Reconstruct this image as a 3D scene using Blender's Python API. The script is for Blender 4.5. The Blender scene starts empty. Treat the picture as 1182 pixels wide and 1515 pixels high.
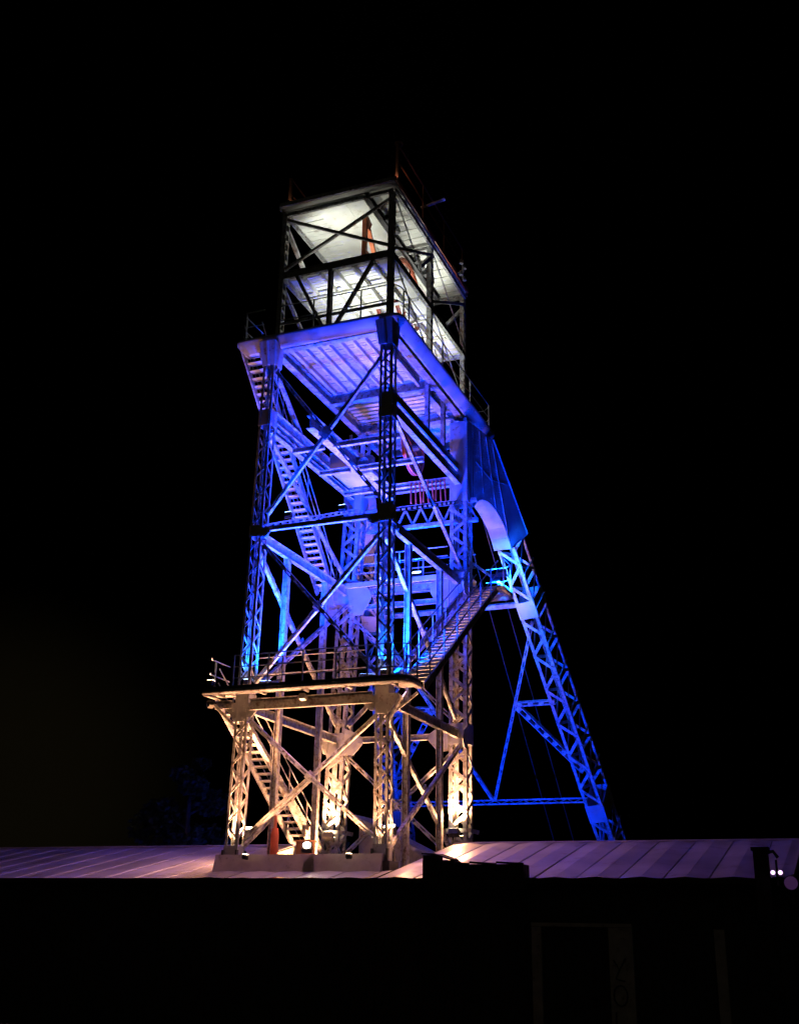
import bpy, math, random
from mathutils import Vector as V, Matrix
random.seed(7)
SC = bpy.context.scene
COL = SC.collection
R = math.radians

# ------------------------------------------------------------------ materials
def mat(name, base, rough=0.55, metal=0.0, var=0.25, scale=3.0, rust=0.0, rustcol=(0.16, 0.07, 0.035), bump=0.0, streak=False):
    m = bpy.data.materials.new(name); m.use_nodes = True
    nt = m.node_tree; N = nt.nodes; L = nt.links
    b = N['Principled BSDF']
    tc = N.new('ShaderNodeTexCoord')
    src = tc.outputs['Object']
    if streak:
        mp = N.new('ShaderNodeMapping'); mp.inputs['Scale'].default_value = (1, 1, 0.12)
        L.new(src, mp.inputs['Vector']); src = mp.outputs['Vector']
    n = N.new('ShaderNodeTexNoise'); n.inputs['Scale'].default_value = scale; n.inputs['Detail'].default_value = 6
    L.new(src, n.inputs['Vector'])
    cr = N.new('ShaderNodeValToRGB')
    lo = tuple(c * (1 - var) for c in base); hi = tuple(min(1, c * (1 + var)) for c in base)
    cr.color_ramp.elements[0].position = 0.3; cr.color_ramp.elements[1].position = 0.7
    cr.color_ramp.elements[0].color = lo + (1,); cr.color_ramp.elements[1].color = hi + (1,)
    L.new(n.outputs['Fac'], cr.inputs['Fac'])
    out = cr.outputs['Color']
    if rust > 0:
        n2 = N.new('ShaderNodeTexNoise'); n2.inputs['Scale'].default_value = scale * 2.3; n2.inputs['Detail'].default_value = 8
        n2.inputs['Roughness'].default_value = 0.7
        L.new(src, n2.inputs['Vector'])
        r2 = N.new('ShaderNodeValToRGB')
        r2.color_ramp.elements[0].position = 0.62 - rust * 0.3; r2.color_ramp.elements[1].position = 0.72 - rust * 0.25
        L.new(n2.outputs['Fac'], r2.inputs['Fac'])
        mx = N.new('ShaderNodeMix'); mx.data_type = 'RGBA'
        L.new(r2.outputs['Color'], mx.inputs[0]); L.new(out, mx.inputs[6]); mx.inputs[7].default_value = rustcol + (1,)
        out = mx.outputs[2]
    L.new(out, b.inputs['Base Color'])
    b.inputs['Roughness'].default_value = rough; b.inputs['Metallic'].default_value = metal
    if bump > 0:
        bp = N.new('ShaderNodeBump'); bp.inputs['Strength'].default_value = bump; bp.inputs['Distance'].default_value = 0.02
        L.new(n.outputs['Fac'], bp.inputs['Height']); L.new(bp.outputs['Normal'], b.inputs['Normal'])
    return m

def emit(name, col, strength):
    m = bpy.data.materials.new(name); m.use_nodes = True
    b = m.node_tree.nodes['Principled BSDF']
    b.inputs['Base Color'].default_value = (0.8, 0.8, 0.8, 1)
    b.inputs['Emission Color'].default_value = col + (1,); b.inputs['Emission Strength'].default_value = strength
    return m

M = dict(
    rail=mat('weathered_red_brown_paint', (0.20, 0.09, 0.06), 0.6, 0, 0.3, 3.0, 0.2, (0.08, 0.05, 0.04)),
    steel=mat('painted_steel', (0.33, 0.34, 0.35), 0.55, 0, 0.45, 3.2, 0.4, (0.12, 0.07, 0.045), 0.4),
    steel2=mat('riveted_plate_steel', (0.34, 0.35, 0.37), 0.45, 0, 0.25, 1.4, 0.1, (0.16, 0.09, 0.06), 0.15),
    plank=mat('painted_planks', (0.42, 0.42, 0.41), 0.7, 0, 0.3, 2.0, 0.25, (0.25, 0.2, 0.16), 0.1),
    ceil=mat('white_painted_sheet', (0.68, 0.68, 0.63), 0.6, 0, 0.16, 1.1, 0.12, (0.45, 0.4, 0.32)),
    red=mat('red_oxide_paint', (0.36, 0.075, 0.035), 0.5, 0, 0.3, 3.0, 0.2, (0.12, 0.05, 0.03)),
    orange=mat('orange_red_paint', (0.62, 0.16, 0.06), 0.45, 0, 0.2, 3.0, 0.1, (0.2, 0.06, 0.03)),
    dark=mat('dark_machinery_paint', (0.05, 0.05, 0.055), 0.6, 0, 0.3, 3.0),
    rope=mat('greased_wire_rope', (0.10, 0.06, 0.05), 0.6, 0.3, 0.3, 20),
    roof=mat('galvanised_roof_sheet', (0.42, 0.41, 0.42), 0.45, 0.1, 0.3, 0.55, 0.16, (0.25, 0.19, 0.17), 0.25, False),
    wall=mat('dark_stained_boards', (0.035, 0.03, 0.028), 0.85, 0, 0.3, 3.0),
    pale=mat('faded_pale_paint', (0.45, 0.42, 0.33), 0.85, 0, 0.25, 2.5, 0.2, (0.2, 0.18, 0.14)),
    conc=mat('stained_concrete', (0.40, 0.37, 0.35), 0.85, 0, 0.25, 1.6, 0.1, (0.16, 0.13, 0.11), 0.3),
    ground=mat('yard_ground', (0.06, 0.055, 0.045), 0.95, 0, 0.35, 0.6, 0, bump=0.4),
    leaf=mat('dark_leaves', (0.045, 0.06, 0.035), 0.6, 0, 0.4, 1.5),
    bark=mat('bark', (0.07, 0.055, 0.045), 0.9, 0, 0.3, 6),
    brown=mat('brown_cabinet_paint', (0.20, 0.09, 0.05), 0.6, 0, 0.25, 4),
    warm=emit('warm_lamp_lens', (1.0, 0.70, 0.38), 14),
    glare=emit('bright_lamp_lens', (1.0, 0.85, 0.55), 140),
    blue=emit('blue_lamp_lens', (0.25, 0.45, 1.0), 10),
    white=emit('white_lamp_lens', (1.0, 0.98, 0.9), 25),
    violet=emit('violet_lamp_lens', (0.90, 0.50, 1.0), 1.3),
    violet_dim=emit('dim_violet_lamp_lens', (0.40, 0.12, 0.62), 0.035),
)

# ------------------------------------------------------------------ mesh tools
class MB:
    def __init__(s): s.v = []; s.f = []
    def prism(s, p, q, ex, ey, poly):
        p, q, ex, ey = V(p), V(q), V(ex), V(ey); n = len(poly); o = len(s.v)
        for c in (p, q):
            for a, b in poly: s.v.append(c + ex * a + ey * b)
        s.f.append(tuple(o + i for i in reversed(range(n)))); s.f.append(tuple(o + n + i for i in range(n)))
        for i in range(n):
            j = (i + 1) % n; s.f.append((o + i, o + j, o + n + j, o + n + i))
    def axes(s, p, q, up):
        d = (V(q) - V(p)).normalized(); u = V(up); u = u - d * u.dot(d)
        if u.length < 1e-4: u = V((0, 1, 0)) - d * d.y
        u.normalize(); return d, d.cross(u).normalized(), u
    def bar(s, p, q, w, h=None, up=(0, 0, 1)):
        h = w if h is None else h; d, x, u = s.axes(p, q, up)
        s.prism(p, q, x, u, [(-w/2, -h/2), (w/2, -h/2), (w/2, h/2), (-w/2, h/2)])
    def ibeam(s, p, q, w, h, t=0.025, up=(0, 0, 1)):
        d, x, u = s.axes(p, q, up); a, b, c = w/2, h/2, t/2
        s.prism(p, q, x, u, [(-a, -b), (a, -b), (a, -b+t), (c, -b+t), (c, b-t), (a, b-t), (a, b), (-a, b), (-a, b-t), (-c, b-t), (-c, -b+t), (-a, -b+t)])
    def chan(s, p, q, w, h, t=0.022, up=(0, 0, 1)):      # back on -x, open to +x
        d, x, u = s.axes(p, q, up); a, b = w/2, h/2
        s.prism(p, q, x, u, [(-a, -b), (a, -b), (a, -b+t), (-a+t, -b+t), (-a+t, b-t), (a, b-t), (a, b), (-a, b)])
    def ang(s, p, q, ex, ey, w, t=0.02):
        s.prism(p, q, ex, ey, [(0, 0), (w, 0), (w, t), (t, t), (t, w), (0, w)])
    def tube(s, pts, r, n=6, close=False):
        pts = [V(p) for p in pts]; m = len(pts); o = len(s.v); pu = None
        for i, p in enumerate(pts):
            a = pts[(i-1) % m] if (i > 0 or close) else p; b = pts[(i+1) % m] if (i < m-1 or close) else p
            d = (b - a).normalized()
            u = pu if pu is not None else (V((0, 0, 1)) if abs(d.z) < 0.9 else V((0, 1, 0)))
            u = (u - d * u.dot(d)).normalized(); pu = u; x = d.cross(u)
            rr = r[i] if isinstance(r, (list, tuple)) else r
            for k in range(n):
                t = 2*math.pi*k/n; s.v.append(p + (x*math.cos(t) + u*math.sin(t))*rr)
        for i in range(m if close else m-1):
            i2 = (i+1) % m
            for k in range(n):
                k2 = (k+1) % n; s.f.append((o+i*n+k, o+i*n+k2, o+i2*n+k2, o+i2*n+k))
        if not close:
            s.f.append(tuple(o+k for k in reversed(range(n)))); s.f.append(tuple(o+(m-1)*n+k for k in range(n)))
    def box(s, lo, hi):
        lo, hi = V(lo), V(hi); c = (lo+hi)/2
        s.prism((c.x, c.y, lo.z), (c.x, c.y, hi.z), (1, 0, 0), (0, 1, 0),
                [(lo.x-c.x, lo.y-c.y), (hi.x-c.x, lo.y-c.y), (hi.x-c.x, hi.y-c.y), (lo.x-c.x, hi.y-c.y)])
    def plate(s, pts, nrm, t):                             # polygon plate of thickness t
        n = V(nrm).normalized()*t/2; o = len(s.v); k = len(pts)
        for sg in (-1, 1):
            for p in pts: s.v.append(V(p) + n*sg)
        s.f.append(tuple(o+i for i in reversed(range(k)))); s.f.append(tuple(o+k+i for i in range(k)))
        for i in range(k):
            j = (i+1) % k; s.f.append((o+i, o+j, o+k+j, o+k+i))
    def sweep(s, path, prof, ups=(0, 0, 1)):               # profile (outward, up) along a flat path
        path = [V(p) for p in path]; o = len(s.v); n = len(prof)
        for i, p in enumerate(path):
            a = path[max(i-1, 0)]; b = path[min(i+1, len(path)-1)]; d = (b-a).normalized(); x = d.cross(V(ups)).normalized()
            for a_, b_ in prof: s.v.append(p + x*a_ + V(ups)*b_)
        for i in range(len(path)-1):
            for k in range(n):
                k2 = (k+1) % n; s.f.append((o+i*n+k, o+i*n+k2, o+(i+1)*n+k2, o+(i+1)*n+k))
        s.f.append(tuple(o+k for k in reversed(range(n)))); s.f.append(tuple(o+(len(path)-1)*n+k for k in range(n)))
    def rivet(s, p, n, r=0.022, h=0.018):
        d = V(n).normalized(); u = V((0, 0, 1)) if abs(d.z) < .8 else V((1, 0, 0)); x = d.cross(u).normalized(); y = d.cross(x)
        s.prism(V(p), V(p)+d*h, x, y, [(r*math.cos(k*math.pi/3), r*math.sin(k*math.pi/3)) for k in range(6)])
    def build(s, name, m, parent=None, smooth=False):
        me = bpy.data.meshes.new(name)
        w = wloc(parent) if parent else V((0, 0, 0))
        me.from_pydata([tuple(V(p) - w) for p in s.v], [], s.f); me.update()
        me.materials.append(M[m] if isinstance(m, str) else m)
        import bmesh
        bm = bmesh.new(); bm.from_mesh(me); bmesh.ops.recalc_face_normals(bm, faces=bm.faces); bm.to_mesh(me); bm.free()
        if smooth:
            for p in me.polygons: p.use_smooth = True
        ob = bpy.data.objects.new(name, me); COL.objects.link(ob)
        if parent: ob.parent = parent
        return ob

def wloc(o):
    l = V((0, 0, 0))
    while o: l = l + o.location; o = o.parent
    return l

def tag(o, label=None, cat=None, group=None, kind=None):
    for k, v in (('label', label), ('category', cat), ('group', group), ('kind', kind)):
        if v: o[k] = v
    return o

def thing(name, loc, label, cat, group=None):
    o = bpy.data.objects.new(name, None); o.empty_display_size = 0.2; o.location = loc; COL.objects.link(o)
    return tag(o, label, cat, group)

def copy_to(o, dv, parent):
    c = o.copy(); COL.objects.link(c); c.parent = parent; c.location = V(o.location) + V(dv); return c

def lerp(a, b, t): return V(a)*(1-t) + V(b)*t

# ------------------------------------------------------------------ tower frame
BASE = 3.2
def T(z): return (z - 8.39) / 12.51
def AX(z): t = T(z); return V((2.43 - .05*t, -3.62 - .20*t, z))
def LX(z): t = T(z); return V((-2.42 + .30*t, -3.62 - .20*t, z))
def RX(z): t = T(z); return V((2.40 - .05*t, 3.66 + .30*t, z))
def HX(z): t = T(z); return V((-2.42 + .30*t, 3.66 + .30*t, z))
Z1, Z3, Z4, Z5, ZM, ZR = 8.30, 14.15, 18.25, 21.0, 24.1, 26.75

tower = thing('mining_headframe', (0, 0, BASE), 'tall steel lattice pit headframe with platforms, roofed top cage and raking back legs', 'headframe')
root = tower

def lattice(name, P0, P1, ex, ey, hx, hy, rise, cw, lw, solids=(), parent=None, m='steel', rivets=False, lacem=None):
    """four angle chords, zigzag lacing on four faces, plated spans (metres from P0)"""
    P0, P1 = V(P0), V(P1); ax = (P1-P0); Ln = ax.length; ax.normalize(); ex, ey = V(ex), V(ey)
    c = MB()
    for sx in (-1, 1):
        for sy in (-1, 1):
            o = ex*sx*hx + ey*sy*hy
            c.ang(P0+o, P1+o, ex*(-sx), ey*(-sy), cw, 0.022)
    leg = c.build(name, m, parent)
    faces = [(ex, hx, ey, hy, 1), (ex, hx, ey, hy, -1), (ey, hy, ex, hx, 1), (ey, hy, ex, hx, -1)]
    n = max(2, round(Ln/rise)); st = Ln/n
    for fi, (a, ha, b, hb, sg) in enumerate(faces):
        off = b*sg*(hb+0.009); l = MB()
        side = 1 if fi % 2 else -1
        for i in range(n):
            s0, s1 = i*st, (i+1)*st; mid = (s0+s1)/2
            side = -side
            if any(x0-.1 < mid < x1+.1 for x0, x1 in solids):
                if l.v: l.build('lacing', lacem or m, leg); l = MB()
                continue
            p = P0 + ax*(s0+.02) + a*(-side*(ha-.03)) + off; q = P0 + ax*(s1-.02) + a*(side*(ha-.03)) + off
            l.bar(p, q, lw, 0.014, up=b*sg)
        if l.v: l.build('lacing', lacem or m, leg)
        for x0, x1 in solids:
            pl = MB(); cpt = P0 + b*sg*(hb+0.012)
            pl.plate([cpt+ax*x0-a*(ha+.02*(fi < 2)), cpt+ax*x0+a*(ha+.02*(fi < 2)), cpt+ax*x1+a*(ha+.02*(fi < 2)), cpt+ax*x1-a*(ha+.02*(fi < 2))], b, 0.02)
            if rivets:
                k = int((x1-x0)/0.13)
                for i in range(k+1):
                    for sd in (-1, 1):
                        pl.rivet(cpt+ax*(x0+.06+i*(x1-x0-.12)/max(k, 1))+a*sd*(ha-.06)+b*sg*.008, b*sg)
            pl.build('cover_plate', 'steel2', leg)
    return leg

ZT = 20.9
def leg(fn, h, rise, cw, solids, lw=.055):
    P0, P1 = fn(BASE), fn(ZT)
    return lattice('leg', P0, P1, (1, 0, 0), (0, 1, 0), h, h, rise, cw, lw, [(a-BASE, b-BASE) for a, b in solids], root, 'steel', True)
legA = leg(AX, .22, .44, .08, [(3.2, 3.9), (7.95, 8.6), (13.9, 14.5), (17.6, 18.5)])
legL = leg(LX, .22, .44, .08, [(3.2, 3.9), (7.95, 8.6), (13.9, 14.3), (18.0, 18.6)])
legR = leg(RX, .34, .56, .14, [(7.85, 8.6), (13.3, 14.4), (17.3, 20.75)], .12)
legH = leg(HX, .35, .56, .14, [(7.6, 8.45), (13.4, 14.3), (17.5, 18.8)], .12)
# foot plinths and tray ledges
for fn, h in ((AX, .36), (LX, .36)):
    b = MB(); p = fn(BASE); b.box((p.x-h, p.y-h, 2.9), (p.x+h, p.y+h, 3.42))
    for k in range(4):
        a = (1 if k % 2 else -1, 1 if k//2 else -1); q = V((p.x+a[0]*.24, p.y+a[1]*.24, 3.42))
        b.prism(q, q+V((0, 0, .35)), (1, 0, 0), (0, 1, 0), [(-.03, -.06), (.03, -.06), (.03, .06), (-.03, .06)])
    b.build('base_shoe', 'dark', root)
for fn, h in ((RX, .5), (HX, .52)):
    b = MB(); p = fn(4.75)
    b.sweep([(p.x-h+.12, p.y-h, 4.75), (p.x+h-.12, p.y-h, 4.75), (p.x+h, p.y-h+.12, 4.75), (p.x+h, p.y+h, 4.75)], [(0, 0), (.03, .14), (0, .14), (-.1, 0.02)])
    b.sweep([(p.x-h, p.y+h, 4.75), (p.x-h, p.y-h+.12, 4.75), (p.x-h+.12, p.y-h, 4.75)], [(0, 0), (.03, .14), (0, .14), (-.1, 0.02)])
    b.build('ledge', 'steel', root)

def gusset(c, pts, n, t=.03, riv=True):
    b = MB(); b.plate([V(c)+V(p) for p in pts], n, t)
    if riv:
        cc = sum((V(p) for p in pts), V((0, 0, 0)))/len(pts)
        for p in pts:
            for f in (.8, .55):
                for sg in (-1, 1): b.rivet(V(c)+cc+(V(p)-cc)*f+V(n)*sg*.015, V(n)*sg)
    return b.build('gusset_plate', 'steel2', root)

def member(name, p, q, w, h, kind='I', up=(0, 0, 1), m='steel'):
    b = MB()
    if kind == 'I': b.ibeam(p, q, w, h, .025, up)
    elif kind == 'U': b.chan(p, q, w, h, .022, up)
    elif kind == 'B': b.bar(p, q, w, h, up)
    elif kind == 'UU':                                    # two channels with batten plates: the laced look
        d, x, u = b.axes(p, q, up); Ln = (V(q)-V(p)).length
        for sg in (-1, 1):
            b.bar(V(p)+x*sg*(w/2-.02), V(q)+x*sg*(w/2-.02), .04, h, up)
        k = max(2, int(Ln/.55))
        for i in range(k+1):
            c = V(p)+d*(Ln*(i+.3)/(k+.6))
            for sv in (-1, 1):
                b.bar(c-d*.11+u*sv*(h/2+.006), c+d*.11+u*sv*(h/2+.006), w, .01, up)
    elif kind == 'T': b.tube([p, q], w, 8)
    return b.build(name, m, root)

# --- ring struts and X bracing -------------------------------------------------
F = (0, 1, 0); S = (1, 0, 0)
def ins(a, b, da, db):
    a, b = V(a), V(b); d = (b-a).normalized(); return a+d*da, b-d*db
def strut(a, b, w=.16, h=.26, da=.3, db=.3, kind='I', name='strut'):
    p, q = ins(a, b, da, db); return member(name, p, q, w, h, kind)
# Z1 ring (front member is the walkway rim beam)
strut(LX(8.2), HX(8.2), .16, .3, .25, .38); strut(AX(8.2), RX(8.2), .16, .3, .25, .38); strut(HX(8.2), RX(8.2), .16, .22, .38, .38)
# Z3 ring
strut(LX(14.2), AX(14.2), .14, .15, .25, .25); strut(LX(14.0), HX(14.0), .16, .34, .25, .38); strut(AX(14.0), RX(14.0), .18, .34, .25, .38)
strut(HX(14.0), RX(14.0), .2, .34, .38, .38); strut(HX(13.4), RX(13.4), .14, .2, .38, .38)

def xbrace(fa, fb, z0, z1, pl, w=.11, h=.16, da=.35, off=.03, kind='UU', ia=.35, gs=.2):
    """cross bracing of one panel: pl = normal of the panel"""
    n = V(pl)
    a0, a1, b0, b1 = fa(z0), fa(z1), fb(z0), fb(z1)
    for p, q, s in ((a0, b1, 1), (b0, a1, -1)):
        p2, q2 = ins(p, q, da, ia)
        o = n*(off*s + (.0))
        member('cross_brace', p2+o*3.4, q2+o*3.4, h*.8, w, kind, up=n)
    c = (a0+a1+b0+b1)/4
    side = (b0-a0).normalized()
    gusset(c, [side*-gs, V((0, 0, gs)), side*gs, V((0, 0, -gs))], n, .03)
xbrace(LX, AX, 3.9, 7.95, F); xbrace(LX, AX, 8.75, 13.9, F); xbrace(LX, AX, 14.5, 20.4, F, ia=.45, gs=.3)
xbrace(AX, RX, 3.7, 8.0, S, .11, .16); xbrace(AX, RX, 8.6, 13.7, S, .12, .17)
xbrace(LX, HX, 3.7, 8.0, S, .11, .16); xbrace(LX, HX, 8.6, 13.7, S, .12, .17)
xbrace(HX, RX, 3.7, 7.9, F, .12, .17); xbrace(HX, RX, 8.5, 13.2, F, .12, .17)
# upper side panels: single diagonals
member('cross_brace', *ins(AX(14.3), RX(17.4), .3, .35), .15, .2, 'UU', up=S)
member('cross_brace', *ins(AX(18.0)+V((.1, 0, 0)), RX(14.4)+V((.1, 0, 0)), .3, .35), .1, .12, 'B', up=S)
member('cross_brace', *ins(LX(14.3), HX(17.6), .3, .35), .15, .2, 'UU', up=S)
member('cross_brace', *ins(LX(18.0)+V((-.1, 0, 0)), HX(14.4)+V((-.1, 0, 0)), .3, .35), .1, .12, 'B', up=S)
member('cross_brace', *ins(LX(20.5), lerp(LX(18.3), HX(18.3), .42), .4, .1), .1, .14, 'B', up=S)
# node plates
for fn, sx in ((LX, 1), (AX, -1)):
    for z, h in ((8.1, .3), (14.05, .24)):
        c = fn(z); gusset(c + V((sx*.22, -.25, 0)), [(0, 0, h*.6), (sx*.34, 0, h*.35), (sx*.34, 0, -h*.4), (sx*.14, 0, -h), (0, 0, -h)], F)
for fn, sx in ((HX, 1), (RX, -1)):
    for z, h in ((8.1, .5), (13.75, .75)):
        c = fn(z); gusset(c + V((sx*.35, -.385, 0)), [(0, 0, h), (sx*.5, 0, h*.6), (sx*.75, 0, 0.12), (sx*.75, 0, -.12), (sx*.4, 0, -h), (0, 0, -h)], F)
for fn in (LX, HX, AX, RX):
    sy = 1 if fn in (LX, AX) else -1
    d = .24 if sy > 0 else .36
    for z, h in ((8.05, .5), (13.9, .6)):
        c = fn(z); sx = -1 if fn in (LX, HX) else 1
        k = .32 if sy > 0 else .8; gusset(c + V((sx*d, sy*d, 0)), [(0, 0, h*k), (0, sy*.5*k, h*.5*k), (0, sy*.65*k, -.1), (0, sy*.4*k, -h*k), (0, 0, -h*k)], S)
c = HX(13.75)
gusset(c + V((-.35, -.385, 0)), [(0, 0, .75), (-.5, 0, .5), (-.75, 0, .1), (-.75, 0, -.1), (-.4, 0, -.75), (0, 0, -.75)], F)

# --- four shaft guide posts ---------------------------------------------------
for x in (-2.3, 2.38):
    for y in (-1.6, 1.5):
        b = MB(); b.ibeam((x, y, BASE-.2), (x*.985, y, 13.83), .2, .2, .024, up=S)
        b.build('guide_post', 'steel', root)

# --- Z1 walkway ---------------------------------------------------------------
def arc(cx, cy, r, a0, a1, z, n=8): return [(cx+r*math.cos(R(a0+(a1-a0)*i/n)), cy+r*math.sin(R(a0+(a1-a0)*i/n)), z) for i in range(n+1)]
rimpath = [(-3.5, -3.5, 8.6)] + arc(-3.32, -4.37, .18, 180, 270, 8.6, 4) + arc(3.1, -4.15, .4+.0, 270, 360, 8.6, 8) + [(3.5, -3.4, 8.6)]
rim = [(0, .0), (.07, .0), (.07, -.09), (.05, -.12), (-.1, -.12), (-.1, -.1), (.02, -.09), (.02, -.03), (0, -.03)]
b = MB(); b.sweep(rimpath, rim)
wk = b.build('lower_walkway', 'steel', root)
b = MB(); b.sweep(rimpath[1:], [(.03, .012), (.045, .012), (.045, .1), (.03, .1)]); b.build('toe_board', 'dark', wk)
b = MB()
for i in range(27):
    x = -3.45 + i*.2575; b.box((x, -4.5, 8.56), (x+.245, -3.9, 8.60)) if x < 3.3 else None
b.box((-3.45, -3.89, 8.561), (-2.7, -3.45, 8.6)); b.box((2.75, -3.89, 8.561), (3.45, -3.3, 8.6))
b.build('floor_boards', 'plank', wk)
b = MB(); b.chan((-2.1, -3.93, 8.2), (2.15, -3.93, 8.2), .12, .36, .022); b.chan((-3.35, -3.93, 8.24), (-2.75, -3.93, 8.24), .1, .26, .022); b.build('web_beam', 'steel', wk)
for x in (-3.0, -1.5, 0, 1.5, 3.0): member('bracket', (x, -4.44, 8.5), (x, -4.0, 8.5), .08, .08, 'B')
# flared corner brackets under the walkway
for fn, sx in ((LX, -1), (AX, 1)):
    c = fn(8.0)
    gusset(c+V((sx*.02, -.235, 0)), [(-.22, 0, -.3), (.22, 0, -.3), (.24+.22*(sx > 0), 0, .05), (.24+.5*(sx > 0), 0, .3), (-.24-.5*(sx < 0), 0, .3), (-.24-.22*(sx < 0), 0, .05)], F, .03)
    member('bracket', c+V((sx*.2, -.1, -.5)), V((sx*3.35, -4.2, 8.3)), .07, .09, 'B')
    member('bracket', c+V((sx*.22, .2, -.2)), V((sx*3.45, -3.45, 8.35)), .06, .08, 'B')

def railing(path, h, rails=(1.0, .5), posts=None, r=.022, name='railing', kick=True, m='steel'):
    """path: floor points; rails at heights; posts at given indices/points"""
    path = [V(p) for p in path]
    b = MB()
    for k in rails: b.tube([p+V((0, 0, h*k)) for p in path], r)
    ob = b.build(name, m, root)
    for p in posts or []:
        p = V(p); q = MB(); q.bar(p-V((0, 0, .12)), p+V((0, 0, h)), .045, .045, up=F); q.build('post', m, ob)
    return ob
z = 8.6
railing([(-2.45, -4.47, z), (2.9, -4.47, z)] + arc(3.05, -4.05, .42, 270, 360, z, 6) + [(3.47, -3.5, z)], 1.1, (1, .66, .33),
        [(-2.45, -4.47, z), (-1.2, -4.47, z), (0, -4.47, z), (1.15, -4.47, z), (2.2, -4.47, z), (2.95, -4.45, z), (3.4, -4.28, z), (3.47, -3.55, z)])
railing([(-3.46, -3.0, z), (-3.46, -4.2, z), (-3.3, -4.44, z)], 1.1, (1, .55), [(-3.46, -3.9, z)])
railing([(-1.9, -3.9, z), (1.9, -3.9, z)], 1.1, (1, .5), [(-1.0, -3.9, z), (1.0, -3.9, z)])
# long lamp housings on the walkway are floodlights (below)

# --- stairs --------------------------------------------------------------------
def stairs(p0, p1, x0, x1, n, tread_d=.24, tt=.03, rails=True, name='staircase', posts=5):
    """p = (y,z) bottom / top, treads run along x"""
    y0, z0 = p0; y1, z1 = p1
    b = MB()
    for x, s in ((x0, 1), (x1, -1)):
        b.chan((x, y0, z0-.1), (x, y1, z1-.1), .06, .24, .014)
    st = b.build(name, 'steel', root)
    tm = None
    for i in range(1, n):
        t = i/n; y = y0+(y1-y0)*t; zz = z0+(z1-z0)*t
        if tm is None:
            q = MB(); sg = 1 if y1 > y0 else -1
            q.box((x0+.035, y-tread_d/2, zz-tt), (x1-.035, y+tread_d/2, zz))
            q.bar((x0+.035, y-sg*(tread_d/2-.012), zz-tt-.02), (x1-.035, y-sg*(tread_d/2-.012), zz-tt-.02), .02, .035)
            tm = q.build('tread', 'plank', st); first = (y, zz)
        else: copy_to(tm, (0, y-first[0], zz-first[1]), st)
    if rails:
        for x in (x0-.02, x1+.02):
            q = MB()
            for h in (1.0, .52): q.tube([(x, y0, z0+h), (x, y1, z1+h)], .022)
            hr = q.build('handrail', 'steel', st)
            for i in range(posts):
                t = (i+.3)/posts; y = y0+(y1-y0)*t; zz = z0+(z1-z0)*t
                w = MB(); w.bar((x, y, zz-.15), (x, y, zz+1.0), .04, .04, up=F); w.build('post', 'steel', hr)
    return st
stairs((3.55, 3.45), (-3.7, 8.5), -3.42, -2.72, 25, posts=5)            # ground to walkway, outside the near left side
stairs((-3.45, 8.62), (4.3, 13.95), 2.85, 3.68, 30, tread_d=.3, posts=6)      # walkway to landing, right side
stairs((3.2, 14.05), (-3.75, 21.35), -3.42, -2.72, 34, posts=6)        # landing to upper deck
# Z3 landing and back walkway
b = MB()
for i in range(8): b.box((2.75+i*.14, 4.3, 13.9), (2.75+i*.14+.13, 5.6, 13.94))
b.bar((2.72, 4.3, 13.82), (2.72, 5.6, 13.82), .06, .16); b.bar((3.88, 4.3, 13.82), (3.88, 5.6, 13.82), .06, .16)
b.sweep([(3.95, 4.3, 13.9)]+arc(3.65, 5.3, .3, 0, 90, 13.9, 5)+[(2.75, 5.6, 13.9)], [(0, 0), (.04, -.05), (.04, -.16), (-.03, -.2), (-.03, 0)])
b.build('landing', 'steel', root)
railing([(3.9, 4.3, 13.94), (3.9, 5.3, 13.94), (3.6, 5.58, 13.94), (2.8, 5.58, 13.94)], 1.1, (1, .5), [(3.9, 4.35, 13.94), (3.9, 5.3, 13.94), (3.3, 5.58, 13.94)])
member('bracket', RX(13.1)+V((.34, .3, 0)), (3.7, 4.9, 13.75), .08, .1, 'B'); member('bracket', RX(14.9)+V((.34, .2, 0)), (3.9, 5.5, 14.0), .06, .08, 'B')
b = MB()
for i in range(22): b.box((-3.4+i*.28, 3.35, 14.24), (-3.4+i*.28+.26, 4.6, 14.28))
b.bar((-3.4, 3.3, 14.2), (2.7, 3.3, 14.2), .06, .2); b.bar((-3.4, 4.65, 14.2), (2.7, 4.65, 14.2), .06, .2)
b.build('back_walkway', 'plank', root)
railing([(-1.9, 3.32, 14.3), (2.0, 3.32, 14.3)], 1.1, (1, .66, .33), [(-1.0, 3.32, 14.3), (0, 3.32, 14.3), (1.0, 3.32, 14.3)])
railing([(-3.4, 4.62, 14.3), (2.7, 4.62, 14.3)], 1.1, (1, .5), [(-3.3, 4.62, 14.3), (-1.5, 4.62, 14.3), (.3, 4.62, 14.3), (2.0, 4.62, 14.3)])

# --- Z4 girders and machinery floor -------------------------------------------
strut(LX(18.55), HX(18.55), .22, .42, .25, .38, name='girder'); strut(LX(18.0), HX(18.0), .22, .2, .25, .38, 'U', name='girder')
strut(AX(18.75)+V((-.1, 0, 0)), RX(18.75)+V((-.1, 0, 0)), .26, .3, .25, .38, name='girder'); strut(AX(18.15), RX(18.15), .22, .34, .25, .38, name='girder')
for x in (-.55,): member('girder', (x, -3.7, 18.0), (x, 3.7, 18.0), .3, .5)
for y in (-2.15, .1, 2.3):
    member('floor_beam', (-2.0, y, 17.72), (-.72, y, 17.72), .14, .2); member('floor_beam', (-.38, y, 17.72), (2.2, y, 17.72), .14, .2)
strut(HX(18.3), RX(18.3), .2, .4, .38, .38)
strut(LX(18.3), AX(18.3), .12, .2, .25, .25) if False else None
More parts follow.
